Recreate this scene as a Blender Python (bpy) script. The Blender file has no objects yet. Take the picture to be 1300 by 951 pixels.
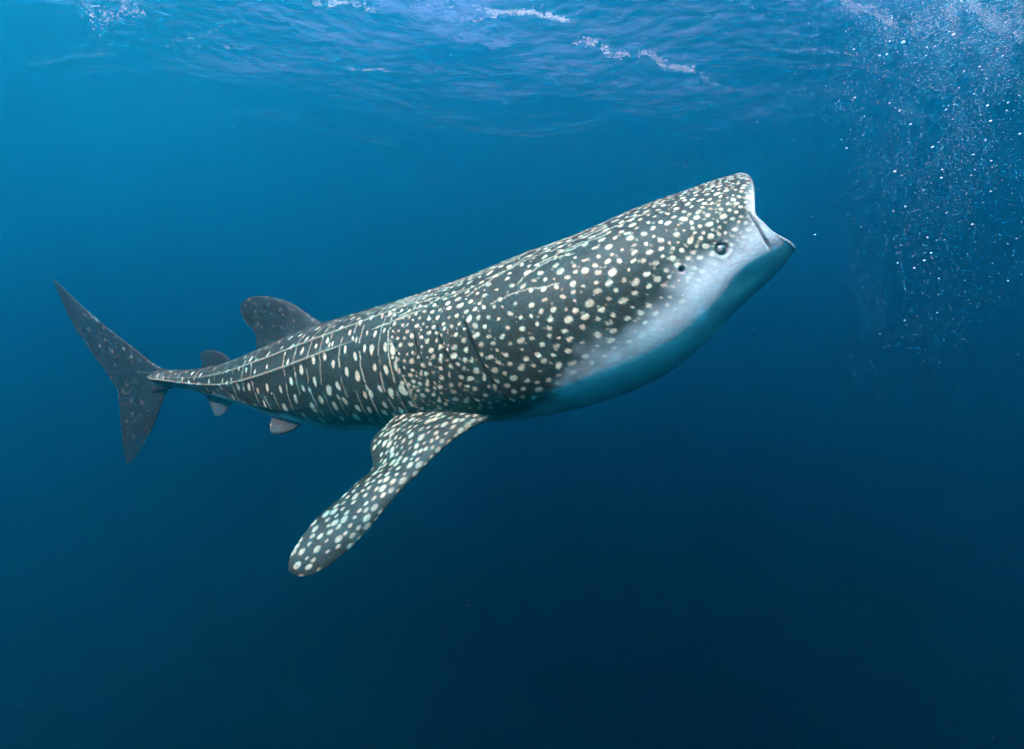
import bpy, math, random
import numpy as np
from mathutils import Vector, Matrix
rad = math.radians
S = bpy.context.scene
COL = S.collection

# ---------------------------------------------------------------- camera
CAM_Z = -13.0
FPX = 580.0
PITCH = -2.0
cd = bpy.data.cameras.new('camera')
cam = bpy.data.objects.new('camera', cd); COL.objects.link(cam)
cam.location = (0, 0, CAM_Z)
cam.rotation_euler = (rad(90 + PITCH), 0, 0)
cd.sensor_width = 36; cd.lens = FPX / 1300 * 36
cd.clip_start = 0.05; cd.clip_end = 2000
S.camera = cam

# ---------------------------------------------------------------- sky and sun
SUN_EL, SUN_AZ = 48.0, 214.0        # azimuth clockwise from straight ahead of the camera
w = bpy.data.worlds.new('World'); S.world = w; w.use_nodes = True
nt = w.node_tree; bgn = nt.nodes['Background']
sky = nt.nodes.new('ShaderNodeTexSky'); sky.sky_type = 'NISHITA'; sky.sun_disc = False; sky.dust_density = 4.0; sky.ozone_density = 0.6
sky.sun_elevation = rad(SUN_EL); sky.sun_rotation = rad(SUN_AZ)
nt.links.new(sky.outputs[0], bgn.inputs[0]); bgn.inputs[1].default_value = 0.09
sl = bpy.data.lights.new('sun', 'SUN'); sl.energy = 5.0; sl.angle = rad(0.5); sl.color = (1.0, 0.92, 0.74)
sun = bpy.data.objects.new('sun', sl); COL.objects.link(sun)
d = Vector((math.sin(rad(SUN_AZ)) * math.cos(rad(SUN_EL)), math.cos(rad(SUN_AZ)) * math.cos(rad(SUN_EL)), math.sin(rad(SUN_EL))))
sun.rotation_euler = d.to_track_quat('Z', 'Y').to_euler(); sun.location = d * 40

vs = S.view_settings
vs.view_transform = 'Standard'; vs.look = 'None'; vs.gamma = 1.0; vs.use_curve_mapping = False
vs.exposure = 3.7
S.cycles.max_bounces = 6; S.cycles.volume_bounces = 3
S.cycles.transparent_max_bounces = 12
S.cycles.use_denoising = True

# ---------------------------------------------------------------- helpers
def nodes(name):
    m = bpy.data.materials.new(name); m.use_nodes = True
    t = m.node_tree; t.nodes.clear()
    return m, t, t.nodes.new('ShaderNodeOutputMaterial')
def N(t, typ, **kw):
    n = t.nodes.new(typ)
    for k, v in kw.items():
        if k.startswith('i_'): n.inputs[k[2:].replace('_', ' ')].default_value = v
        else: setattr(n, k, v)
    return n
def mesh_obj(name, verts, faces, mat=None, parent=None, smooth=True):
    me = bpy.data.meshes.new(name)
    verts = np.asarray(verts, dtype=np.float32); faces = np.asarray(faces, dtype=np.int32)
    k = faces.shape[1]
    me.vertices.add(len(verts)); me.vertices.foreach_set('co', verts.ravel())
    me.loops.add(faces.size); me.loops.foreach_set('vertex_index', faces.ravel())
    me.polygons.add(len(faces)); me.polygons.foreach_set('loop_start', np.arange(0, faces.size, k, dtype=np.int32))
    me.update(calc_edges=True); me.validate()
    if smooth: me.polygons.foreach_set('use_smooth', np.ones(len(me.polygons), dtype=bool))
    if mat: me.materials.append(mat)
    o = bpy.data.objects.new(name, me); COL.objects.link(o)
    if parent: o.parent = parent
    return o

# ---------------------------------------------------------------- water surface
rng = np.random.default_rng(7)
def wave_height(X, Y):
    Z = np.zeros_like(X)
    r = np.random.default_rng(11)
    for i in range(60):
        lam = 0.6 * (24 / 0.6) ** (r.random())
        ang = rad(75) + r.normal() * 0.65        # travel direction: mostly toward / away
        k = 2 * math.pi / lam
        amp = 0.0044 * lam ** 0.95 * (0.4 + r.random())
        ph = r.random() * 6.283
        arg = k * (math.cos(ang) * X + math.sin(ang) * Y) + ph
        s = np.sin(arg)
        Z += amp * (s + 0.28 * np.cos(2 * arg))
    return Z
def surface():
    # fine near the camera, coarse far out
    def axis(lo, hi, n, p):
        t = np.linspace(-1, 1, n); return np.sign(t) * np.abs(t) ** p * hi
    xs = axis(-1, 140, 700, 1.9); ys = axis(-1, 140, 900, 1.9)
    X, Y = np.meshgrid(xs, ys)
    Z = wave_height(X, Y) * np.exp(-np.hypot(X, Y) / 90)
    V = np.stack([X, Y, Z], -1).reshape(-1, 3)
    ny, nx = X.shape
    I = np.arange(nx * ny).reshape(ny, nx)
    F = np.stack([I[:-1, :-1], I[:-1, 1:], I[1:, 1:], I[1:, :-1]], -1).reshape(-1, 4)
    m, t, out = nodes('water_surface')
    tc = N(t, 'ShaderNodeTexCoord')
    mp = N(t, 'ShaderNodeMapping'); mp.inputs['Scale'].default_value = (1.0, 1.5, 1.0); mp.inputs['Rotation'].default_value = (0, 0, rad(12))
    t.links.new(tc.outputs['Object'], mp.inputs[0])
    n1 = N(t, 'ShaderNodeTexNoise', i_Scale=1.7, i_Detail=6.0, i_Roughness=0.62, i_Distortion=0.6)
    t.links.new(mp.outputs[0], n1.inputs['Vector'])
    bp = N(t, 'ShaderNodeBump', i_Strength=1.0, i_Distance=0.06)
    t.links.new(n1.outputs['Fac'], bp.inputs['Height'])
    fr = N(t, 'ShaderNodeFresnel', i_IOR=1.33)
    t.links.new(bp.outputs[0], fr.inputs['Normal'])
    gl = N(t, 'ShaderNodeBsdfGlossy', i_Roughness=0.06)
    gl.inputs['Color'].default_value = (1, 1, 1, 1)
    t.links.new(bp.outputs[0], gl.inputs['Normal'])
    tr = N(t, 'ShaderNodeBsdfTransparent')
    mx = N(t, 'ShaderNodeMixShader')
    t.links.new(fr.outputs[0], mx.inputs[0]); t.links.new(tr.outputs[0], mx.inputs[1]); t.links.new(gl.outputs[0], mx.inputs[2])
    t.links.new(mx.outputs[0], out.inputs['Surface'])
    o = mesh_obj('water_surface', V, F, m)
    o['kind'] = 'structure'; o['label'] = 'rippled underside of the sea surface with bright sun glints'; o['category'] = 'water'
    return o
surface()

# ---------------------------------------------------------------- the body of sea water, as an even haze
def water_body():
    X, Y, Z0, Z1 = 139.0, 139.0, -90.0, 0.75
    V = [(-X,-Y,Z0),(X,-Y,Z0),(X,Y,Z0),(-X,Y,Z0),(-X,-Y,Z1),(X,-Y,Z1),(X,Y,Z1),(-X,Y,Z1)]
    F = [(0,3,2,1),(4,5,6,7),(0,1,5,4),(1,2,6,5),(2,3,7,6),(3,0,4,7)]
    m, t, out = nodes('sea_water')
    D = 0.13
    ss = (0.0013, 0.0495, 0.060)
    sa = (0.080, 0.0535, 0.0305)
    col = [a / D for a in ss]
    ab = [max(0, 1 - b / (D * (1 - c))) ** 2 for b, c in zip(sa, col)]
    v = N(t, 'ShaderNodeVolumePrincipled')
    v.inputs['Color'].default_value = (*col, 1); v.inputs['Absorption Color'].default_value = (*ab, 1)
    v.inputs['Density'].default_value = D; v.inputs['Anisotropy'].default_value = 0.91
    t.links.new(v.outputs[0], out.inputs['Volume'])
    o = mesh_obj('haze', V, F, m, smooth=False)
    o['kind'] = 'stuff'; o['label'] = 'clear blue sea water fading to deep navy'; o['category'] = 'water'
    return o
water_body()

# ---------------------------------------------------------------- whale shark
Rcam = cam.rotation_euler.to_matrix()
Rn = np.array(Rcam)
DSCALE = 0.90
def pix(px, py, d):
    """photo pixel + distance along the view axis -> world point"""
    d = d * DSCALE
    p = np.array([(px - 650.0) / FPX * d, (475.5 - py) / FPX * d, -d])
    return Rn @ p + np.array([0, 0, CAM_Z])
def to_pix(P):
    q = (P - np.array([0, 0, CAM_Z])) @ Rn
    d = -q[..., 2]
    return 650 + q[..., 0] / d * FPX, 475.5 - q[..., 1] / d * FPX, d
def cubic(xk, yk, x):
    """natural cubic spline through the knots (vector valued)"""
    xk = np.asarray(xk, float); yk = np.asarray(yk, float)
    if yk.ndim == 1: return cubic(xk, yk[:, None], x)[:, 0]
    n = len(xk); h = np.diff(xk)
    A = np.eye(n); B = np.zeros_like(yk)
    for i in range(1, n - 1):
        A[i, i-1] = h[i-1]; A[i, i] = 2 * (h[i-1] + h[i]); A[i, i+1] = h[i]
        B[i] = 6 * ((yk[i+1] - yk[i]) / h[i] - (yk[i] - yk[i-1]) / h[i-1])
    m = np.linalg.solve(A, B)
    j = np.clip(np.searchsorted(xk, x) - 1, 0, n - 2); t = (x - xk[j])[:, None]; hj = h[j][:, None]
    a = yk[j]; b = (yk[j+1] - yk[j]) / hj - hj * (2 * m[j] + m[j+1]) / 6
    return a + b * t + m[j] / 2 * t ** 2 + (m[j+1] - m[j]) / (6 * hj) * t ** 3
def unit(v): return v / np.linalg.norm(v, axis=-1, keepdims=True)
def sstep(a, b, x):
    t = np.clip((x - a) / (b - a), 0, 1); return t * t * (3 - 2 * t)

# back line and belly line of the body at each station (photo pixels), half-width / half-height, squareness
ST = [((196, 470), (192, 488), 1.00, 2.0), ((222, 470), (222, 491), 1.15, 2.0), ((255, 468), (258, 499), 1.05, 2.0),
      ((300, 457), (306, 513), 0.90, 2.0), ((350, 437), (358, 531), 0.86, 2.05), ((410, 414), (432, 545), 0.86, 2.1),
      ((480, 393), (516, 543), 0.88, 2.1), ((550, 371), (596, 537), 0.93, 2.15), ((620, 344), (688, 526), 0.98, 2.2),
      ((690, 315), (772, 505), 1.03, 2.2), ((752, 290), (850, 465), 1.10, 2.25), ((820, 261), (903, 419), 1.20, 2.3),
      ((870, 242), (945, 379), 1.32, 2.35), ((906, 229), (977, 346), 1.45, 2.4), ((946, 220), (1005, 305), 1.52, 2.5)]
D_HEAD, D_TAIL = 2.92, 4.85
tops, bots = [], []
for (t_, b_, wr, n_) in ST:
    cx = (t_[0] + b_[0]) / 2
    f = (976 - cx) / (976 - 194)
    dd = 1 / ((1 - f) / D_HEAD + f / D_TAIL)
    tops.append(pix(*t_, dd)); bots.append(pix(*b_, dd))
tops = np.array(tops); bots = np.array(bots)
cen = (tops + bots) / 2
sk = np.concatenate([[0], np.cumsum(np.linalg.norm(np.diff(cen, axis=0), axis=1))])
LEN = sk[-1]                                   # about five metres from tail root to lips
WR = [s_[2] for s_ in ST]; SQ = [s_[3] for s_ in ST]
ROLL0, ROLL1 = rad(10), rad(8)
def body_frame(s):
    """centre, up, side (towards the photographer), half height, half width, squareness at distance s from the tail root"""
    s = np.asarray(s, float)
    c = cubic(sk, cen, s); t = unit(cubic(sk, cen, s + 1e-3) - cubic(sk, cen, s - 1e-3))
    u = cubic(sk, tops - bots, s); h = np.linalg.norm(u, axis=1) / 2
    u = unit(u); l = np.cross(t, u); l = unit(l); 
    if (l[:, 1].mean() > 0): l = -l
    ro = (ROLL0 + (ROLL1 - ROLL0) * sstep(LEN - 2.2, LEN, s))[:, None]
    ul = u * np.cos(ro) + l * np.sin(ro); ll = l * np.cos(ro) - u * np.sin(ro)
    h = h * (0.35 + 0.65 * sstep(-0.02, 0.14, s))
    w = h * cubic(sk, np.array(WR), s); n = cubic(sk, np.array(SQ), s)
    return c, ul, ll, h, w, n, t

NP_ = 400; NS = 1050
phi = np.linspace(0, 2 * np.pi, NP_, endpoint=False)     # 0 back, pi/2 flank near the photographer, pi belly
ap = np.minimum(phi, 2 * np.pi - phi)                    # the same on both flanks
frac = (1 - np.cos(ap)) / 2
# the lips: corner of the open mouth set back, close to the lower jaw
inset = np.interp(frac, [0, 0.2, 0.42, 0.70, 1], [0.085, 0.145, 0.235, 0.140, 0.070])
ker = np.hanning(17); ker /= ker.sum()
inset = np.convolve(np.concatenate([inset[-8:], inset, inset[:8]]), ker, 'valid')
s_end = LEN - inset
# where the body's stations sit, finer towards the head
uu = np.linspace(0, 1, NS); uu = uu * 1.22 - 0.22 * uu ** 2
Sg = uu[:, None] * s_end[None, :]                        # NS x NP
def ring_pos(Sg_, PH, grow=0.0):
    sh = Sg_.shape
    c, u, l, h, w, n, t = body_frame(Sg_.ravel())
    ph = PH.ravel()
    cs, sn = np.cos(ph), np.sin(ph)
    e = 2 / n
    hh = np.sign(cs) * np.abs(cs) ** e * (h + grow); ww = np.sign(sn) * np.abs(sn) ** e * (w + grow)
    P = c + u * hh[:, None] + l * ww[:, None]
    return P.reshape(*sh, 3), h.reshape(sh), w.reshape(sh)
PH = np.broadcast_to(phi[None], Sg.shape)
AP = np.broadcast_to(ap[None], Sg.shape)
BP, Hh, Ww = ring_pos(Sg, PH)
def grid_normals(P):
    ds = np.gradient(P, axis=0); dp = np.roll(P, -1, 1) - np.roll(P, 1, 1)
    return unit(np.cross(dp, ds))
BN = grid_normals(BP)
ctr = body_frame(Sg[:, 0])[0]
if ((BN[500] * (BP[500] - ctr[500])).sum(-1)).mean() < 0: BN = -BN
back = LEN - Sg                                          # metres behind the lips
deg = np.degrees(AP)
disp = np.zeros_like(Sg)
# long ridges along back and flank, running into the keel of the tail root
def ridge(knots, amp_k):
    xs = np.array([k[0] for k in knots]); ys = np.array([k[1] for k in knots])
    pc = np.interp(Sg, xs, ys); am = np.interp(Sg, [a[0] for a in amp_k], [a[1] for a in amp_k])
    dist = (deg - pc) * np.pi / 180 * (Hh + Ww) / 2         # metres below (+) / above (-) the crest
    return am * np.where(dist < 0, np.exp(-np.abs(dist) / 0.075), np.exp(-np.abs(dist) / 0.020)), dist
def s_at(px):                                            # body position whose centre is at photo column px
    cxs = np.array([(a[0][0] + a[1][0]) / 2 for a in ST]); return float(np.interp(px, cxs, sk))
r1, rd1 = ridge([(0, 78), (s_at(290), 60), (s_at(385), 52), (s_at(515), 34), (s_at(620), 24)],
           [(0, 0.0), (s_at(260), 0.004), (s_at(385), 0.017), (s_at(540), 0.018), (s_at(620), 0.0)])
r2, rd2 = ridge([(0, 92), (s_at(300), 86), (s_at(380), 72), (s_at(490), 55), (s_at(560), 48)],
           [(0, 0.020), (s_at(230), 0.020), (s_at(300), 0.017), (s_at(460), 0.017), (s_at(505), 0.0)])
r3, rd3 = ridge([(0, 130), (s_at(380), 118), (s_at(480), 100), (s_at(560), 92)],
           [(0, 0.0), (s_at(300), 0.004), (s_at(400), 0.006), (s_at(520), 0.0)])
disp += r1 + r2 + r3
# back crest
disp += 0.012 * np.exp(-(AP * Hh / 0.035) ** 2) * sstep(s_at(300), s_at(420), Sg) * (1 - sstep(s_at(600), s_at(700), Sg))
# gill slits: five grooves, each with a flap standing proud in front of it
gill_dark = np.zeros_like(Sg)
for gx, p0, p1 in ((640, 62, 128), (607, 60, 126), (577, 62, 122), (552, 66, 118), (530, 72, 112)):
    s0 = s_at(gx) + 0.02
    cv = s0 + 0.10 * np.sin((deg - p0) / (p1 - p0) * np.pi * 0.5) * 0 + 0.055 * ((deg - 95) / 33) ** 2 * (deg > 95) - 0.035 * (1 - (deg - p0) / 40) * (deg < p0 + 40)
    win = sstep(p0 - 2, p0 + 6, deg) * (1 - sstep(p1 - 8, p1, deg))
    x = Sg - cv
    g = np.exp(-(x / 0.009) ** 2)
    deep = 1.0 if gx > 600 else 0.9
    disp += win * deep * (-0.030 * g + 0.016 * np.where(x > 0, np.exp(-x / 0.05), 0) * (1 - g))
    gill_dark = np.maximum(gill_dark, win * np.exp(-(x / 0.009) ** 2) * deep)
# fold under the throat
lx = back - 0.238 + 0.012 * np.clip((deg - 80) / 24, 0, 1)          # furrow at the corner of the mouth
lw = sstep(70, 80, deg) * (1 - sstep(98, 108, deg))
disp += lw * (-0.010 * np.exp(-(lx / 0.007) ** 2) + 0.007 * np.where(lx < 0, np.exp(lx / 0.03), 0))
gill_dark = np.maximum(gill_dark, 0.75 * lw * np.exp(-(lx / 0.006) ** 2))
fc = LEN - 0.40 - 0.27 * ((180 - deg) / 42) ** 1.4
xf = Sg - fc; wf = sstep(132, 152, deg)
disp += wf * (-0.016 * np.exp(-(xf / 0.012) ** 2) + 0.012 * np.where(xf < 0, np.exp(xf / 0.14), 0))
# jaw muscle and cheek relief
disp += 0.008 * np.sin(Sg * 5 + 1) * np.sin(AP * 3 + Sg * 2) * sstep(s_at(560), s_at(700), Sg)
disp += -0.014 * np.exp(-((back - 0.36) / 0.10) ** 2 - ((deg - 118) / 10) ** 2)
BP = BP + BN * disp[..., None]

# eye and breathing hole are looked up on the near flank
def find(px, py):
    X, Y, Dd = to_pix(BP); half = NP_ // 2
    q = (X[:, :half] - px) ** 2 + (Y[:, :half] - py) ** 2
    return np.unravel_index(np.argmin(q), q.shape)
ei, ej = find(917, 317); pi_, pj = find(866, 343)
BN = grid_normals(BP)
if ((BN[500] * (BP[500] - ctr[500])).sum(-1)).mean() < 0: BN = -BN
eyes = []
for jj in (ej, (NP_ - ej) % NP_): eyes.append((BP[ei, jj].copy(), BN[ei, jj].copy()))
hole_dark = np.zeros_like(Sg)
for (ii, j0, rr, dp, ring) in ((ei, ej, 0.034, 0.010, 0.004), (pi_, pj, 0.016, 0.022, 0.004)):
    for jj in (j0, (NP_ - j0) % NP_):
        dl = BP - BP[ii, jj]; r_ = np.linalg.norm(dl, axis=-1)
        BP = BP + BN * (-dp * np.exp(-(r_ / rr) ** 4) + ring * np.exp(-((r_ - rr * 1.25) / (rr * 0.35)) ** 2))[..., None]
        hole_dark = np.maximum(hole_dark, np.exp(-(r_ / (rr * (0.8 if rr < 0.03 else 0.98))) ** 6))

# ---- skin pattern, in metres along the body (s) and down from the back (a)
arc = np.zeros_like(Sg)
half = NP_ // 2
seg = np.linalg.norm(BP[:, 1:half + 1] - BP[:, :half], axis=-1)
arc[:, 1:half + 1] = np.cumsum(seg, axis=1)
arc[:, half + 1:] = arc[:, 1:half][:, ::-1]
girth = arc[:, half]                                     # back to belly, per ring (ring s differs a little near the lips)
def value_noise(X, Y, seed):
    r = np.random.default_rng(seed); T = r.random((64, 64))
    xi = np.floor(X).astype(int); yi = np.floor(Y).astype(int); fx = X - xi; fy = Y - yi
    fx = fx * fx * (3 - 2 * fx); fy = fy * fy * (3 - 2 * fy)
    g = lambda a, b: T[a % 64, b % 64]
    return g(xi, yi) * (1-fx) * (1-fy) + g(xi+1, yi) * fx * (1-fy) + g(xi, yi+1) * (1-fx) * fy + g(xi+1, yi+1) * fx * fy
S_GILL = s_at(600)
# pale underside: share of the way from back to belly where the dark skin ends
bf = np.interp(Sg, [0, s_at(290), s_at(360), s_at(520), s_at(600), s_at(650), s_at(690), s_at(735), s_at(800), s_at(860), s_at(905), s_at(940), LEN],
               [0.80, 0.76, 0.82, 0.88, 0.91, 0.89, 0.78, 0.64, 0.565, 0.52, 0.47, 0.40, 0.30])
fa = (1 - np.cos(AP)) / 2
wob = (value_noise(Sg * 5, arc * 6, 3) - 0.5) * 0.10 + (value_noise(Sg * 14, arc * 16, 4) - 0.5) * 0.05
soft = np.interp(Sg, [0, s_at(600), s_at(720), LEN], [0.04, 0.06, 0.11, 0.11])
pale = sstep(-1, 1, (fa + wob - bf) / soft)
pale = np.maximum(pale, sstep(0.045, 0.0, s_end[None] - Sg) * (0.05 + 0.65 * sstep(0.15, 0.4, fa)))      # lips
spot = np.zeros_like(Sg)
ring_s = Sg[:, 0]
arcmap = arc[:, :half + 1]
SE_MAX, SE_MIN = s_end.max(), s_end.min()
def blob(s, a, ls, la, rot, val, side):
    """soft-edged elliptical spot; side 0 near flank, 1 far flank"""
    R = max(ls, la) * 1.6 + 0.03
    i0 = max(int(np.searchsorted(uu, (s - R) / SE_MAX)) - 1, 0); i1 = min(int(np.searchsorted(uu, (s + R) / SE_MIN)) + 1, NS)
    if i1 - i0 < 2: return
    w0, w1 = arcmap[i0], arcmap[i1 - 1]
    j0 = max(min(np.searchsorted(w0, a - R), np.searchsorted(w1, a - R)) - 2, 0); j1 = min(max(np.searchsorted(w0, a + R), np.searchsorted(w1, a + R)) + 2, half)
    js = np.arange(j0, j1 + 1)
    if side: js = (NP_ - js) % NP_
    ds = Sg[i0:i1][:, js] - s + WS[i0:i1][:, js]; da = arc[i0:i1][:, js] - a + WA[i0:i1][:, js]
    x = ds * math.cos(rot) + da * math.sin(rot); y = -ds * math.sin(rot) + da * math.cos(rot)
    q = np.sqrt((x / ls) ** 2 + (y / la) ** 2)
    v = val * (1 - sstep(0.72, 1.18, q))
    cur = spot[i0:i1]
    sub = cur[:, js]; np.maximum(sub, v, out=sub); cur[:, js] = sub
def streak(pts, wd, val, side):
    for (s, a), (s2, a2) in zip(pts[:-1], pts[1:]):
        L_ = math.hypot(s2 - s, a2 - a)
        blob((s + s2) / 2, (a + a2) / 2, L_ * 0.62, wd, math.atan2(a2 - a, s2 - s), val, side)
WS = (value_noise(Sg * 22, arc * 22, 31) - 0.5) * 0.014 + (value_noise(Sg * 60, arc * 60, 32) - 0.5) * 0.004
WA = (value_noise(Sg * 22, arc * 22, 33) - 0.5) * 0.014 + (value_noise(Sg * 60, arc * 60, 34) - 0.5) * 0.004
def pattern(side):
    r = np.random.default_rng(21 + side)
    # head and gill region: scattered dots, small and dense on the snout, larger and drawn out further back
    placed = []
    S0 = s_at(545)
    cell = {}
    def spacing(s, a):
        b = LEN - s
        base = np.interp(b, [0.0, 0.25, 0.6, 1.0, 1.6, 2.2, 2.6], [0.025, 0.028, 0.036, 0.050, 0.054, 0.042, 0.040])
        g = a / 0.9
        return base * (1.0 + 0.10 * g)
    for k in range(110000):
        s = S0 + r.random() * (LEN - S0); a = 0.006 + r.random() * 1.15
        i = min(np.searchsorted(ring_s, s), NS - 1)
        if a > girth[i] * 0.86: continue
        d_ = spacing(s, a) * (0.80 + 0.45 * r.random())
        st = np.interp(LEN - s, [0, 0.5, 1.0, 1.9, 2.4], [1.0, 1.15, 1.45, 1.35, 0.95])
        if a > 0.5: st = 1 + (st - 1) * 0.35
        ok = True
        ci, cj = int(s / 0.12), int(a / 0.12)
        for ii in (-1, 0, 1):
            for jj in (-1, 0, 1):
                for (s2, a2, d2) in cell.get((ci + ii, cj + jj), ()):
                    if math.hypot((s - s2) / st, (a - a2) * 1.08) < (d_ + d2) / 2: ok = False; break
                if not ok: break
            if not ok: break
        if not ok: continue
        cell.setdefault((ci, cj), []).append((s, a, d_)); placed.append((s, a, d_, st))
    for (s, a, d_, st) in placed:
        big = (0.235 + 0.115 * r.random()) * np.interp(LEN - s, [0.3, 0.8, 1.7, 2.2], [1.08, 0.9, 0.84, 0.95])
        if r.random() < 0.16: big *= 0.55
        rot = r.normal() * 0.25 - 0.10
        v = 0.55 + 0.45 * r.random()
        la = d_ * big; ls = la * st * (0.95 + 0.35 * r.random())
        blob(s, a, ls, la, rot, v, side)
        if r.random() < 0.35: blob(s + d_ * 0.5 * r.choice([-1, 1]), a + d_ * 0.5, 0.008, 0.007, 0, 0.35, side)
        if a < 0.34 and LEN - s > 0.75 and r.random() < 0.30:      # thin dashes between the dots of the upper back
            q = d_ * 0.52; L_ = 0.05 + 0.12 * r.random()
            streak([(s - L_, a + q + 0.01), (s, a + q), (s + L_, a + q + 0.006)], 0.006, 0.55, side)
    # long curved lines over the shoulder
    for k in range(5):
        a0 = 0.14 + 0.10 * k + 0.02 * r.normal(); s0 = s_at(735) + 0.18 * r.normal(); L_ = 0.35 + 0.25 * r.random()
        P_ = [(s0 - L_ * (1 - t) + 0.0, a0 + 0.05 * math.sin(t * 3 + k) - 0.03 * t) for t in np.linspace(0, 1, 9)]
        streak(P_, 0.0055, 0.5, side)
    # trunk and tail: columns of upright spots with thin lines between them
    s = S0 + 0.30; col = 0
    while s > 0.03:
        step = np.interp(s, [0, 1.0, 2.2, S0], [0.105, 0.140, 0.150, 0.085]) * (0.92 + 0.16 * r.random())
        i = np.searchsorted(ring_s, s); G = girth[min(i, NS - 1)]
        tilt = np.interp(s, [0, s_at(330), s_at(450), S0], [0.05, 0.12, 0.45, 0.75])
        curve = lambda a: -tilt * (1 - math.exp(-a / 0.34)) * 0.34 + 0.012 * math.sin(a * 7 + col)
        if col % 2 == 0:
            a = 0.02 + 0.05 * r.random() + (0.04 if col % 4 else 0)
            while a < G * 0.90:
                ds = curve(a); sl = (curve(a + 0.01) - ds) / 0.01
                u_ = a / G
                la = np.interp(u_, [0, 0.3, 0.6, 1], [0.018, 0.027, 0.036, 0.030]) * (0.72 + 0.5 * r.random()) * np.interp(s, [0, 0.7, 1.4], [0.6, 0.8, 1.0])
                ls = la * np.interp(u_, [0, 0.3, 1], [0.60, 0.46, 0.48]) * (0.9 + 0.3 * r.random())
                if r.random() > 0.07 and s + ds < S0 + 0.02:
                    blob(s + ds + 0.008 * r.normal(), a, la, ls, math.atan2(1, sl), 0.75 + 0.25 * r.random(), side)
                a += np.interp(u_, [0, 0.3, 1], [0.085, 0.135, 0.150]) * (0.8 + 0.4 * r.random()) * np.interp(s, [0, 0.7, 1.4], [0.55, 0.8, 1.0])
        else:
            a = 0.01 + 0.05 * r.random()
            while a < G * 0.84:
                L_ = 0.10 + 0.28 * r.random(); vv = 0.30 + 0.28 * r.random()
                pts = [(s + curve(q), q) for q in np.arange(a, min(a + L_, G * 0.84), 0.022) if s + curve(q) < S0 + 0.05]
                if len(pts) > 2 and r.random() < 0.85: streak(pts, 0.0062, vv, side)
                if r.random() < 0.4 and s < S0:
                    q = min(a + L_ + 0.03, G * 0.84); blob(s + curve(q), q, 0.022, 0.011, math.pi / 2, 0.6, side)
                a += L_ + 0.05
        s -= step / 2 if col % 2 else step / 2; col += 1
pattern(0); pattern(1)
for rr_, dd_ in ((r1, rd1), (r2, rd2)):            # thin pale line along each crest
    spot = np.maximum(spot, 0.42 * np.exp(-((dd_ + 0.004) / 0.007) ** 2) * np.clip(rr_ / 0.012, 0, 1))

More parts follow.
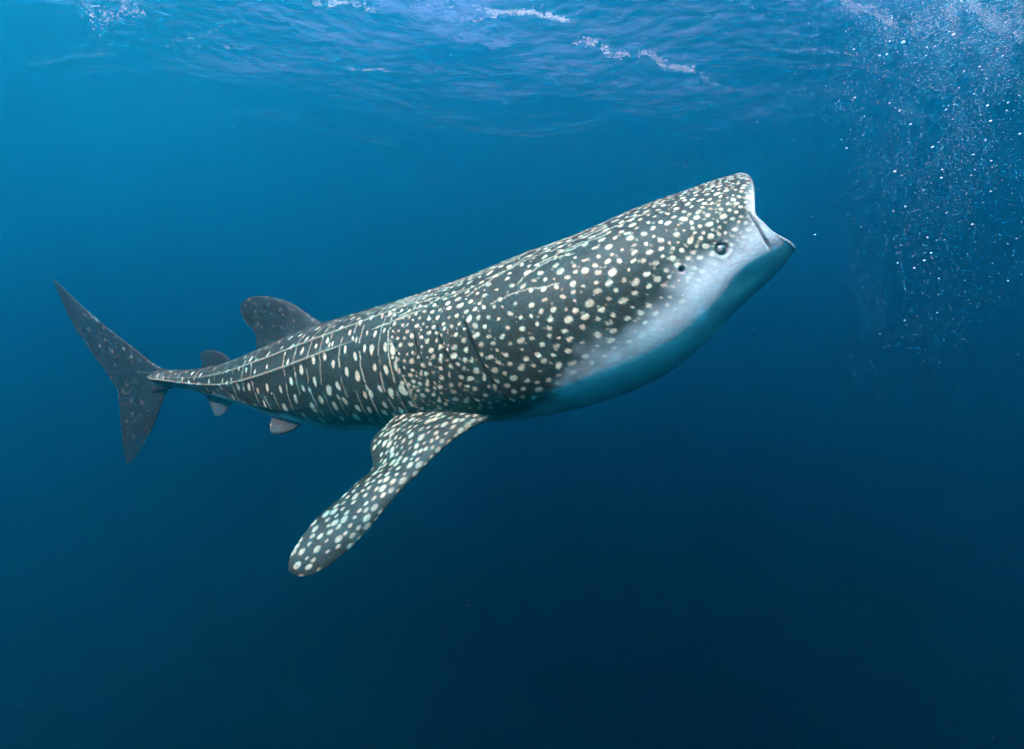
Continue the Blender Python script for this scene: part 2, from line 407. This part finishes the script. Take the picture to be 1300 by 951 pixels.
# ---- fins: closed lens-section blades between a leading and a trailing edge
PARTS = [];                                              # (verts, faces, spot, pale) pieces of the one skin
def blade(lead, trail, thick, nt_=90, nc=64, spots=None, pale_v=0.0, dark_v=0.0, sharp=0.5, camber=0.0, seed=0, ragged=0.0):
    """lead / trail: 3-D points root to tip; thick: thickness knots (t, metres)"""
    lead = np.array(lead); trail = np.array(trail)
    kl = np.concatenate([[0], np.cumsum(np.linalg.norm(np.diff(lead, axis=0), axis=1))]); kl /= kl[-1]
    kt = np.concatenate([[0], np.cumsum(np.linalg.norm(np.diff(trail, axis=0), axis=1))]); kt /= kt[-1]
    t = np.linspace(0, 1, nt_); t = 1 - (1 - t) ** 1.35
    Lp = cubic(kl, lead, t); Tp = cubic(kt, trail, t)
    r = np.random.default_rng(seed)
    if ragged:
        jag = np.convolve(r.normal(size=nt_ + 4), np.ones(3) / 3, 'same')[2:-2] * ragged
        Tp = Tp + unit(Lp - Tp) * jag[:, None] * sstep(0.1, 0.3, t)[:, None]
    dspan = unit(np.gradient((Lp + Tp) / 2, axis=0)); ch = Lp - Tp
    chl = np.linalg.norm(ch, axis=1, keepdims=True)
    nrm = unit(np.cross(dspan, ch / np.maximum(chl, 1e-6)))
    # one continuous normal for the whole blade keeps the surface free of twists near the tip
    nm = unit(nrm[3:nt_ // 2].mean(0)); nrm = np.where((nrm @ nm)[:, None] < 0, -nrm, nrm)
    wgt = sstep(0.6, 1.0, t)[:, None]; nrm = unit(nrm * (1 - wgt) + nm * wgt)
    th = np.interp(t, [k[0] for k in thick], [k[1] for k in thick]) * np.minimum(1, np.sqrt(np.maximum(1 - t, 0)) * 3)
    ang = np.linspace(0, 2 * np.pi, nc, endpoint=False)
    c = (1 + np.cos(ang)) / 2                              # 1 at leading edge, 0 at trailing edge
    prof = np.sqrt(np.clip(c * 0 + (1 - c), 0, 1)) * c ** 0.9 * 1.9 + 0.02 * np.sin(ang) ** 2    # blunt front, thin rear
    prof = np.clip(prof, 0, None) * np.sign(np.sin(ang))
    P = Tp[:, None] + ch[:, None] * c[None, :, None] + nrm[:, None] * (th[:, None] * prof[None] * 0.5)[..., None]
    P += nrm[:, None] * (camber * chl[:, :, None] * (c * (1 - c))[None, :, None] * 4)
    V = P.reshape(-1, 3)
    I = np.arange(nt_ * nc).reshape(nt_, nc)
    F = np.stack([I[:-1], np.roll(I, -1, 1)[:-1], np.roll(I, -1, 1)[1:], I[1:]], -1).reshape(-1, 4)
    n0 = len(V)
    V = np.concatenate([V, [P[0].mean(0)], [P[-1].mean(0)]])
    ca = np.stack([np.full(nc, n0), np.roll(I[0], -1), I[0], I[0]], -1); cb = np.stack([np.full(nc, n0 + 1), I[-1], np.roll(I[-1], -1), np.roll(I[-1], -1)], -1)
    tri = np.concatenate([ca[:, :3], cb[:, :3]])
    sp = np.zeros((nt_, nc)); pl = np.full((nt_, nc), pale_v)
    if spots: sp = spots(P, t, c, np.sin(ang), r)
    z = np.zeros(2)
    # orient outward
    mid = P[nt_ // 3]; f = np.cross(mid[1] - mid[0], P[nt_ // 3 + 1][0] - mid[0])
    flip = (f @ (mid[0] - mid.mean(0))) < 0
    if flip: F = F[:, ::-1]; tri = tri[:, ::-1]
    PARTS.append([V, F, tri, np.concatenate([sp.ravel(), z]), np.concatenate([pl.ravel(), z]), dark_v])
def fin_spots(n, size, elong=1.5, val=0.9, tlim=(0.0, 1.0), edge=0.0):
    def f(P, t, c, up, r):
        sp = np.zeros(P.shape[:2]); pts = []
        dsp = unit(np.gradient(P.mean(1), axis=0))
        for k in range(n * 40):
            if len(pts) >= n: break
            i = r.integers(0, P.shape[0]); j = r.integers(0, P.shape[1])
            if not tlim[0] <= t[i] <= tlim[1]: continue
            p = P[i, j]
            if pts and (np.linalg.norm(np.array(pts) - p, axis=1) < size * (0.75 + 0.6 * r.random())).any(): continue
            pts.append(p)
            d_ = P - p; al = d_ @ dsp[i]; rest = np.linalg.norm(d_ - al[..., None] * dsp[i], axis=-1)
            sz = size * (0.45 + 0.6 * r.random() ** 1.5) * 0.38
            same = np.sign(up)[None, :] * np.sign(up[j]) >= 0
            q = np.sqrt((al / (sz * elong)) ** 2 + (rest / sz) ** 2)
            sp = np.maximum(sp, np.where(same, val * (0.75 + 0.25 * r.random()) * (1 - sstep(0.7, 1.15, q)), 0))
        return sp * (1 - edge * sstep(0.75, 1.0, c))[None]
    return f
def on_mid(px, py, dz=0.0):
    """a point of the shark's own middle plane seen at a photo pixel"""
    f = (976 - px) / (976 - 194); dd = 1 / ((1 - f) / D_HEAD + f / D_TAIL)
    return pix(px, py, dd + dz)
# right pectoral: out, down and back towards the photographer, upper face turned up
LE = [(690, 490, 3.40), (645, 523, 3.30), (616, 535, 3.24), (592, 547, 3.18), (566, 566, 3.10), (540, 592, 3.02), (508, 624, 2.93), (481, 656, 2.86), (455, 686, 2.80), (429, 709, 2.76), (404, 726, 2.73), (384, 732, 2.72), (371, 729, 2.73)]
TE = [(520, 505, 3.55), (500, 530, 3.50), (484, 545, 3.44), (473, 558, 3.38), (471, 574, 3.30), (473, 594, 3.20), (455, 611, 3.08), (430, 634, 2.99), (408, 652, 2.92), (388, 675, 2.84), (375, 694, 2.79), (367, 712, 2.75), (366, 724, 2.735)]
blade([pix(*p) for p in LE], [pix(*p) for p in TE], [(0, 0.17), (0.18, 0.115), (0.5, 0.075), (1, 0.03)], nt_=260, nc=150, spots=fin_spots(600, 0.045, 1.6, 0.85, (0.10, 1), 0.5), seed=5, camber=0.03, ragged=0.002)
# left pectoral: mirrored across the body, held out level on the far side
def mirror_far(p, lift):
    q = np.array(p); m = cen[7]; u = unit(tops[7] - bots[7]); l = body_frame([sk[7]])[2][0]; a = body_frame([sk[7]])[6][0]
    d_ = q - m; du, dl, da = d_ @ u, d_ @ l, d_ @ a
    out = max(dl - 0.3, 0); 
    return m + a * da + u * (-0.22 + (du + 0.22) * (0.25 if du < -0.22 else 1) + lift * out) - l * (dl + 0.55 * max(-du - 0.35, 0))
blade([mirror_far(pix(*p), 0.0) for p in LE], [mirror_far(pix(*p), 0.0) for p in TE], [(0, 0.15), (0.3, 0.09), (1, 0.03)], nt_=90, nc=60, spots=fin_spots(60, 0.06, 1.3, 0.9), seed=6)
# first dorsal
blade([on_mid(*p) for p in ((436, 432), (412, 411), (396, 402), (381, 391), (362, 381.5), (342, 376.5), (325, 376), (314, 379.5), (308, 384))],
      [on_mid(*p) for p in ((330, 475), (327, 456), (326, 440), (325, 427), (320, 418), (312, 410), (307, 401), (305, 393), (306, 387))],
      [(0, 0.16), (0.15, 0.11), (0.35, 0.065), (1, 0.025)], nt_=110, nc=90, spots=fin_spots(90, 0.045, 1.2, 0.12, (0.1, 0.9)), seed=8, ragged=0.005, dark_v=0.85)
# second dorsal
blade([on_mid(*p) for p in ((298, 476), (292, 457), (285, 450), (275, 445.5), (265, 444.5), (258, 446))],
      [on_mid(*p) for p in ((252, 482), (254, 470), (256, 462), (255, 455), (254, 450), (255.5, 447))],
      [(0, 0.07), (0.3, 0.04), (1, 0.015)], nt_=50, nc=44, seed=9, dark_v=0.85)
# tail fin, upper and lower lobe
blade([on_mid(*p) for p in ((248, 481), (226, 474), (213, 470), (200, 464.5), (180, 449.5), (150, 426.5), (120, 402), (95, 379.5), (78, 363), (67, 354))],
      [on_mid(*p) for p in ((180, 505), (165, 504), (153, 499), (143, 485), (130, 466), (110, 438), (92, 410), (80, 386), (72, 367), (66, 355))],
      [(0, 0.10), (0.15, 0.07), (0.4, 0.045), (1, 0.012)], nt_=150, nc=90, ragged=0.003, spots=fin_spots(120, 0.045, 1.3, 0.22, (0.06, 0.7)), seed=10, dark_v=0.85)
blade([on_mid(*p) for p in ((222, 476), (214, 492), (206, 513), (196, 538), (184, 561), (173, 579), (165, 588))],
      [on_mid(*p) for p in ((160, 470), (150, 492), (151, 508), (152.5, 530), (155, 556), (158, 577), (161, 589))],
      [(0, 0.09), (0.3, 0.055), (1, 0.012)], nt_=90, nc=60, spots=fin_spots(60, 0.042, 1.2, 0.18, (0.05, 0.75)), seed=11, dark_v=0.85)
# pelvic fins (both sides) and anal fin
for sd, dz, dy in ((1, -0.17, 0), (-1, 0.20, 2)):
    blade([on_mid(392, 512, dz * 0.5), on_mid(386, 532 + dy, dz), on_mid(376, 543 + dy, dz * 1.1), on_mid(362, 549 + dy, dz * 1.25), on_mid(352, 551 + dy, dz * 1.3)],
          [on_mid(346, 505, dz * 0.5), on_mid(346, 523 + dy, dz), on_mid(344, 534 + dy, dz * 1.1), on_mid(342.5, 544 + dy, dz * 1.25), on_mid(345, 550 + dy, dz * 1.3)],
          [(0, 0.06), (0.3, 0.04), (1, 0.015)], nt_=50, nc=40, spots=fin_spots(8, 0.055, 1.1, 0.4), pale_v=0.04, seed=12 + sd)
blade([on_mid(306, 492), on_mid(298, 508), on_mid(291, 517), on_mid(285, 524), on_mid(280, 528)],
      [on_mid(254, 480), on_mid(258, 498), on_mid(266, 511), on_mid(270, 521), on_mid(273, 528)],
      [(0, 0.05), (0.3, 0.03), (1, 0.012)], nt_=44, nc=36, pale_v=0.06, seed=15)

# ---- close the skin: lips rolled inward, mouth cavity, tail end
rows = [BP]; sp_r = [spot]; pl_r = [pale]; dk_r = [np.maximum(gill_dark * 0.9, hole_dark)]; in_r = [np.zeros_like(Sg)]
lip_r = np.interp(frac, [0, 0.35, 0.54, 0.75, 1], [0.020, 0.017, 0.010, 0.022, 0.030])
c_e, u_e, l_e, h_e, w_e, n_e, t_e = body_frame(s_end)
cs, sn = np.cos(phi), np.sin(phi)
dirv = unit(BP[-1] - (c_e + 0 * BP[-1]))
for k in range(1, 15):
    th = math.pi * k / 14
    P = BP[-1] + t_e * (lip_r * math.sin(th))[:, None] - dirv * (lip_r * (1 - math.cos(th)))[:, None]
    rows.append(P[None]); sp_r.append(np.zeros((1, NP_))); pl_r.append((0.15 + 0.6 * sstep(0.15, 0.4, frac))[None]); dk_r.append(np.zeros((1, NP_))); in_r.append(np.full((1, NP_), 0.65 * k / 14))
last = rows[-1][0]
for k in range(1, 31):
    q = k / 30
    se = s_end - 0.85 * q
    ci, ui, li, hi, wi, ni, ti = body_frame(se)
    sc = (1 - q ** 2.2) * (1 - 0.25 * q)
    e = 2 / ni
    P = ci + ui * (np.sign(cs) * np.abs(cs) ** e * hi * sc * 0.80)[:, None] + li * (np.sign(sn) * np.abs(sn) ** e * wi * sc * 0.84)[:, None]
    b = sstep(0, 0.25, q)
    base = last - t_e * 0.85 * q
    P = base * (1 - b) + P * b
    rows.append(P[None]); sp_r.append(np.zeros((1, NP_))); pl_r.append(np.ones((1, NP_))); dk_r.append(np.zeros((1, NP_))); in_r.append(np.full((1, NP_), 0.45 + 0.55 * sstep(0.0, 0.3, q)))
ALL = np.concatenate(rows); nr = len(ALL)
I = np.arange(nr * NP_).reshape(nr, NP_)
F = np.stack([I[:-1], np.roll(I, -1, 1)[:-1], np.roll(I, -1, 1)[1:], I[1:]], -1).reshape(-1, 4)
V = ALL.reshape(-1, 3); n0 = len(V)
V = np.concatenate([V, [ALL[0].mean(0)], [ALL[-1].mean(0)]])
tri = np.concatenate([np.stack([np.full(NP_, n0), np.roll(I[0], -1), I[0]], -1), np.stack([np.full(NP_, n0 + 1), I[-1], np.roll(I[-1], -1)], -1)])
a_, b_, c_, d_ = ALL[500, 10], ALL[500, 11], ALL[501, 11], ALL[501, 10]
if np.cross(b_ - a_, d_ - a_) @ BN[500, 10] < 0: F = F[:, ::-1]; tri = tri[:, ::-1]
def cat(x): return np.concatenate([np.concatenate(x).ravel(), np.zeros(2)])
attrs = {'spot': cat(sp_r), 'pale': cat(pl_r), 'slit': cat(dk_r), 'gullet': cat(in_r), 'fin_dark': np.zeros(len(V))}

def skin_mesh(name, V, F, tri, at):
    me = bpy.data.meshes.new(name)
    nl = F.size + tri.size
    me.vertices.add(len(V)); me.vertices.foreach_set('co', np.asarray(V, np.float32).ravel())
    me.loops.add(nl); me.loops.foreach_set('vertex_index', np.concatenate([F.ravel(), tri.ravel()]).astype(np.int32))
    st = np.concatenate([np.arange(len(F)) * 4, F.size + np.arange(len(tri)) * 3]).astype(np.int32)
    me.polygons.add(len(st)); me.polygons.foreach_set('loop_start', st)
    me.update(calc_edges=True)
    me.polygons.foreach_set('use_smooth', np.ones(len(st), dtype=bool))
    for k, v in at.items():
        a = me.attributes.new(k, 'FLOAT', 'POINT'); a.data.foreach_set('value', np.asarray(v, np.float32))
    return me

def skin_material():
    m, t, out = nodes('whale_shark_skin')
    L = t.links.new
    def att(n): 
        a = N(t, 'ShaderNodeAttribute'); a.attribute_name = n; return a.outputs['Fac']
    tc = N(t, 'ShaderNodeTexCoord')
    n1 = N(t, 'ShaderNodeTexNoise', i_Scale=9.0, i_Detail=5.0, i_Roughness=0.6); L(tc.outputs['Object'], n1.inputs['Vector'])
    n2 = N(t, 'ShaderNodeTexNoise', i_Scale=70.0, i_Detail=4.0, i_Roughness=0.65); L(tc.outputs['Object'], n2.inputs['Vector'])
    def mix(f, a, b, ty='MIX'):
        x = N(t, 'ShaderNodeMix', data_type='RGBA', blend_type=ty)
        for sock, v in ((x.inputs[0], f), (x.inputs[6], a), (x.inputs[7], b)):
            if hasattr(v, 'default_value'): L(v, sock)
            elif isinstance(v, tuple): sock.default_value = (*v, 1)
            else: sock.default_value = v
        return x.outputs[2]
    def ramp(v, a, b, c=0.0, d=1.0):
        x = N(t, 'ShaderNodeMapRange'); L(v, x.inputs[0])
        for i, q in enumerate((a, b, c, d)): x.inputs[i + 1].default_value = q
        return x.outputs[0]
    dark = mix(ramp(n1.outputs['Fac'], 0.3, 0.7), (0.007, 0.0065, 0.0045), (0.017, 0.015, 0.010))
    dark = mix(ramp(n2.outputs['Fac'], 0.42, 0.7, 0, 0.75), dark, (0.036, 0.032, 0.022))
    dark = mix(att('fin_dark'), dark, mix(ramp(n1.outputs['Fac'], 0.35, 0.65), (0.003, 0.003, 0.003), (0.009, 0.009, 0.008)))
    cream = mix(ramp(n2.outputs['Fac'], 0.35, 0.7), (0.33, 0.30, 0.19), (0.46, 0.42, 0.28))
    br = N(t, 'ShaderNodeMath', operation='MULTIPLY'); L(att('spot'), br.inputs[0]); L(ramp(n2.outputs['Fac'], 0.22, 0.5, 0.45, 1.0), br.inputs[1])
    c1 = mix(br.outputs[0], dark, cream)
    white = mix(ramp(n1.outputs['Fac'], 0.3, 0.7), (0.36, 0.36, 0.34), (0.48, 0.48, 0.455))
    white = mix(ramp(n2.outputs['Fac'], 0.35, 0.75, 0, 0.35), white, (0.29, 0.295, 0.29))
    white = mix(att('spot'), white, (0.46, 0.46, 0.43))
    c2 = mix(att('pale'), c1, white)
    c3 = mix(att('slit'), c2, (0.004, 0.004, 0.004))
    c4 = mix(att('gullet'), c3, (0.16, 0.13, 0.12))
    p = N(t, 'ShaderNodeBsdfPrincipled', i_Roughness=0.48)
    p.inputs['Specular IOR Level'].default_value = 0.12
    L(c4, p.inputs['Base Color'])
    bp = N(t, 'ShaderNodeBump', i_Strength=0.5, i_Distance=0.008); L(n2.outputs['Fac'], bp.inputs['Height']); L(bp.outputs[0], p.inputs['Normal'])
    L(p.outputs[0], out.inputs['Surface'])
    return m
SKIN = skin_material()
me = skin_mesh('body', V, F, tri, attrs)
FIN_MESHES = [skin_mesh('fin', v_, f_, t_, {'spot': s_, 'pale': p_, 'slit': np.zeros(len(v_)), 'fin_dark': np.full(len(v_), k_), 'gullet': np.zeros(len(v_))}) for v_, f_, t_, s_, p_, k_ in PARTS]

root = bpy.data.objects.new('whale_shark', None); COL.objects.link(root)
root['label'] = 'spotted dark grey whale shark swimming nose up with its wide mouth open'; root['category'] = 'whale shark'
root.location = Vector(cen[6])
bpy.context.view_layer.update()
body = bpy.data.objects.new('body', me); COL.objects.link(body); me.materials.append(SKIN)
for fm in FIN_MESHES:
    fm.materials.append(SKIN)
    fo = bpy.data.objects.new('fin', fm); COL.objects.link(fo)
    md = body.modifiers.new('join', 'BOOLEAN'); md.operation = 'UNION'; md.solver = 'MANIFOLD'; md.object = fo
dg = bpy.context.evaluated_depsgraph_get()
new = bpy.data.meshes.new_from_object(body.evaluated_get(dg))
print('UNION', len(me.polygons), sum(len(f.polygons) for f in FIN_MESHES), len(new.polygons), [a.name for a in new.attributes])
body.modifiers.clear(); body.data = new; new.name = 'body'
new.polygons.foreach_set('use_smooth', np.ones(len(new.polygons), dtype=bool))
for o in [o for o in COL.objects if o.name.startswith('fin')]: bpy.data.objects.remove(o)
body.parent = root; body.matrix_parent_inverse = root.matrix_world.inverted()

def eye(P, n):
    rings, segs = 16, 32
    q = Vector(n).to_track_quat('Z', 'Y').to_matrix(); q = np.array(q)
    def cap(R, amax, off, flat):
        th = np.linspace(0, amax, rings); ps = np.linspace(0, 2 * np.pi, segs, endpoint=False)
        T, Q = np.meshgrid(th, ps, indexing='ij')
        X = np.stack([R * np.sin(T) * np.cos(Q), R * np.sin(T) * np.sin(Q), R * np.cos(T) * flat + off], -1)
        W = X.reshape(-1, 3) @ q.T + P
        I = np.arange(rings * segs).reshape(rings, segs)
        return W, np.stack([I[:-1], np.roll(I, -1, 1)[:-1], np.roll(I, -1, 1)[1:], I[1:]], -1).reshape(-1, 4)[:, ::-1]
    def mat(name, c, r):
        if name in bpy.data.materials: return bpy.data.materials[name]
        m, t, out = nodes(name); tcx = N(t, 'ShaderNodeTexCoord')
        nz = N(t, 'ShaderNodeTexNoise', i_Scale=120.0, i_Detail=3.0); t.links.new(tcx.outputs['Object'], nz.inputs['Vector'])
        mx = N(t, 'ShaderNodeMix', data_type='RGBA'); mx.inputs[6].default_value = (*c, 1); mx.inputs[7].default_value = (*[min(1, x * 1.8 + 0.01) for x in c], 1)
        t.links.new(nz.outputs['Fac'], mx.inputs[0])
        p = N(t, 'ShaderNodeBsdfPrincipled', i_Roughness=r); t.links.new(mx.outputs[2], p.inputs['Base Color']); t.links.new(p.outputs[0], out.inputs[0]); return m
    W, Fq = cap(0.029, math.pi * 0.98, -0.019, 0.65)
    e = mesh_obj('eye', W, Fq, mat('eye_iris', (0.006, 0.007, 0.007), 0.22)); e.parent = root; e.matrix_parent_inverse = root.matrix_world.inverted()
    W, Fq = cap(0.0125, math.pi * 0.98, 0.0025, 0.30)
    p = mesh_obj('pupil', W + q @ np.array([0.002, 0.0, 0.0]), Fq, mat('eye_pupil', (0.003, 0.003, 0.003), 0.4)); p.parent = e
    W, Fq = cap(0.0205, math.pi * 0.98, -0.0065, 0.62)
    i_ = mesh_obj('iris_ring', W, Fq, mat('eye_ring', (0.05, 0.055, 0.055), 0.5)); i_.parent = e
for P, n in eyes: eye(P, n)

# ---------------------------------------------------------------- small matter in the water
def simple_mat(name, c0, c1, rough, scale=30.0, translucent=0.0):
    m, t, out = nodes(name); tc = N(t, 'ShaderNodeTexCoord')
    nz = N(t, 'ShaderNodeTexNoise', i_Scale=scale, i_Detail=3.0); t.links.new(tc.outputs['Object'], nz.inputs['Vector'])
    mx = N(t, 'ShaderNodeMix', data_type='RGBA'); mx.inputs[6].default_value = (*c0, 1); mx.inputs[7].default_value = (*c1, 1)
    t.links.new(nz.outputs['Fac'], mx.inputs[0])
    p = N(t, 'ShaderNodeBsdfPrincipled', i_Roughness=rough); t.links.new(mx.outputs[2], p.inputs['Base Color'])
    last = p.outputs[0]
    if translucent:
        tl = N(t, 'ShaderNodeBsdfTranslucent'); t.links.new(mx.outputs[2], tl.inputs['Color'])
        ms = N(t, 'ShaderNodeMixShader'); ms.inputs[0].default_value = translucent
        t.links.new(last, ms.inputs[1]); t.links.new(tl.outputs[0], ms.inputs[2]); last = ms.outputs[0]
    t.links.new(last, out.inputs['Surface']); return m
def ico(sub):
    import bmesh
    bm = bmesh.new(); bmesh.ops.create_icosphere(bm, subdivisions=sub, radius=1.0)
    v = np.array([x.co[:] for x in bm.verts]); f = np.array([[q.index for q in p.verts] for p in bm.faces]); bm.free()
    return v, f
def swarm(name, P, R, mat, sub=1, squash=None):
    v, f = ico(sub); n = len(P)
    S_ = np.asarray(R)[:, None, None] * (np.ones((n, 1, 3)) if squash is None else squash[:, None, :])
    V = (P[:, None] + v[None] * S_).reshape(-1, 3)
    F = (f[None] + (np.arange(n) * len(v))[:, None, None]).reshape(-1, 3)
    o = mesh_obj(name, V, F, mat); o['kind'] = 'stuff'; return o
r = np.random.default_rng(99)
def to_surface(px, py):
    """where the view ray through a photo pixel meets the mean sea level"""
    d_ = pix(px, py, 1.0) - np.array([0, 0, CAM_Z]); return np.array([0, 0, CAM_Z]) + d_ * (-CAM_Z / d_[2])

# sun glints shaped as white flecks along the crests, plus foamy patches at right
def foam_glints():
    P, R, Q = [], [], []
    lines = [ # start, end, spread, count, size
        ((85, 4), (190, 22), 14, 420, 0.026), ((205, 66), (300, 34), 5, 70, 0.020), ((395, 6), (480, 12), 4, 130, 0.034),
        ((520, 8), (640, 22), 6, 120, 0.028), ((600, 6), (730, 26), 4, 330, 0.040), ((40, 76), (150, 66), 3, 60, 0.024),
        ((730, 52), (800, 76), 5, 260, 0.036), ((810, 72), (880, 98), 4, 330, 0.036), ((880, 98), (930, 121), 1.5, 120, 0.026),
        ((200, 62), (330, 66), 3, 60, 0.022), ((430, 86), (500, 90), 1.5, 90, 0.030), ((370, 74), (440, 80), 4, 40, 0.022),
        ((960, 62), (1100, 72), 4, 150, 0.022), ((1000, 88), (1120, 86), 2, 120, 0.022), ((1000, 120), (1090, 122), 2, 90, 0.020),
        ((1100, 90), (1210, 110), 3, 180, 0.024), ((1090, 122), (1200, 152), 3, 150, 0.022), ((1070, 0), (1140, 28), 4, 330, 0.040),
        ((1120, 20), (1300, 60), 22, 900, 0.026), ((1200, 2), (1300, 26), 12, 600, 0.034), ((1230, 10), (1300, 46), 5, 300, 0.04), ((880, 20), (1060, 40), 22, 160, 0.016),
        ((300, 30), (700, 60), 26, 120, 0.014), ((0, 30), (300, 60), 26, 60, 0.014)]
    for (x0, y0), (x1, y1), sp, n, sz in lines:
        for k in range(int(n * 1.5)):
            t = r.beta(1.3, 1.3)
            clump = 0.5 + 0.5 * math.sin(t * 23 + x0) 
            if r.random() > 0.35 + 0.65 * clump: continue
            wob = sp * 0.8 * math.sin(t * 9 + y0)
            q = to_surface(x0 + (x1 - x0) * t + r.normal() * 3, max(y0 + (y1 - y0) * t + wob + r.normal() * sp * 0.55, -30))
            P.append(q); R.append(sz * 0.72 * (0.22 + 0.9 * r.random() ** 2.4)); Q.append((1.2 + 4.2 * r.random() ** 2, 0.7 + 0.7 * r.random(), 0.30))
    P = np.array(P); P[:, 2] = wave_height(P[:, 0], P[:, 1]) * np.exp(-np.hypot(P[:, 0], P[:, 1]) / 90) - 0.012
    o = swarm('foam_glints', P, np.array(R), simple_mat('foam_glints', (0.66, 0.84, 0.84), (0.78, 0.93, 0.93), 0.6, 8.0, 0.75), 1, np.array(Q))
    o['label'] = 'white foamy flecks and sun glints shaped as flecks under the sea surface'; o['category'] = 'foam_glints'
foam_glints()

BUB = simple_mat('air_bubble', (0.55, 0.80, 0.84), (0.70, 0.90, 0.93), 0.2, 60.0, 0.35)
def plume(n):
    """cloud of rising air: wide and dense near the surface on the right, thinning downwards in clumps"""
    got = []
    while len(got) < n:
        m = 40000
        px = 990 + 350 * r.random(m); py = -30 + 600 * r.random(m) ** 1.5
        cx = 1205 - 0.10 * py; wd = np.interp(py, [0, 150, 350, 530], [115, 85, 75, 80])
        dens = np.exp(-(np.abs(px - cx) / wd) ** 1.7) * np.interp(py, [-30, 100, 200, 320, 450, 570], [1.0, 0.85, 0.55, 0.28, 0.10, 0.0])
        dens = np.where(py < 130, np.maximum(dens, sstep(1010, 1180, px) * np.interp(py, [40, 130], [1.0, 0.5])), dens)
        cl = value_noise(px / 26.0, py / 34.0, 41) * 0.6 + value_noise(px / 9.0, py / 12.0, 42) * 0.4
        k = r.random(m) < dens * sstep(0.12, 0.72, cl)
        got += [pix(x, y, 2.6 + 3.2 * r.random()) for x, y in zip(px[k], py[k])]
    return np.array(got[:n])
P = plume(34000)
o = swarm('bubble_mist', P, 0.0005 + 0.0018 * r.random(len(P)) ** 4, BUB, 1)
o['label'] = 'drifting cloud of fine air bubbles beyond the open mouth'; o['category'] = 'bubbles'
# the bubbles large enough to see one by one
bv, bf_ = ico(2)
bub0 = None
for k in range(230):
    if k < 60:
        c = [(1190, 235), (1240, 215), (1295, 300), (1175, 290), (1215, 170), (1165, 330)][k % 6]; px = c[0] + r.normal() * 16; py = c[1] + r.normal() * 26
    elif k < 190: px = 1060 + 240 * r.random(); py = 190 * r.random() ** 1.1
    else: px = 1000 + 300 * r.random(); py = 30 + 420 * r.random()
    rr = 0.0016 + 0.0048 * r.random() ** 3.5
    if bub0 is None:
        bub0 = mesh_obj('air_bubble', bv, bf_, BUB); ob = bub0
    else:
        ob = bub0.copy(); COL.objects.link(ob)
    ob.location = pix(px, py, 2.3 + 1.6 * r.random()); ob.scale = (rr * (1 + 0.3 * r.random()), rr * (1 + 0.2 * r.random()), rr * 0.85)
    lab, grp = (('single air bubble adrift in clear water between the open mouth and the bubble cloud', 'stray bubbles before the open mouth') if px < 1080 and py > 110 else
                ('single bright air bubble close beneath the foamy sea surface', 'bubbles under the foamy surface') if py < 110 else
                ('single bright air bubble inside the cloud of fine bubbles below the foamy surface', 'bubbles inside the bubble cloud'))
    ob['label'] = lab; ob['category'] = 'bubble'; ob['group'] = grp

# plankton and drifting specks all through the near water
P = []
for k in range(3600):
    px = 1300 * r.random(); py = 951 * r.random()
    if r.random() > 0.25 + 0.75 * math.exp(-((px - 820) / 330) ** 2 - ((py - 330) / 260) ** 2): continue
    P.append(pix(px, py, 1.2 + 3.6 * r.random() ** 0.7))
P = np.array(P)
o = swarm('plankton', P, 0.0005 + 0.0014 * r.random(len(P)) ** 3, simple_mat('plankton', (0.55, 0.55, 0.48), (0.8, 0.78, 0.7), 0.6, 50.0, 0.3), 1)
o['label'] = 'pale plankton specks drifting through the water'; o['category'] = 'plankton'
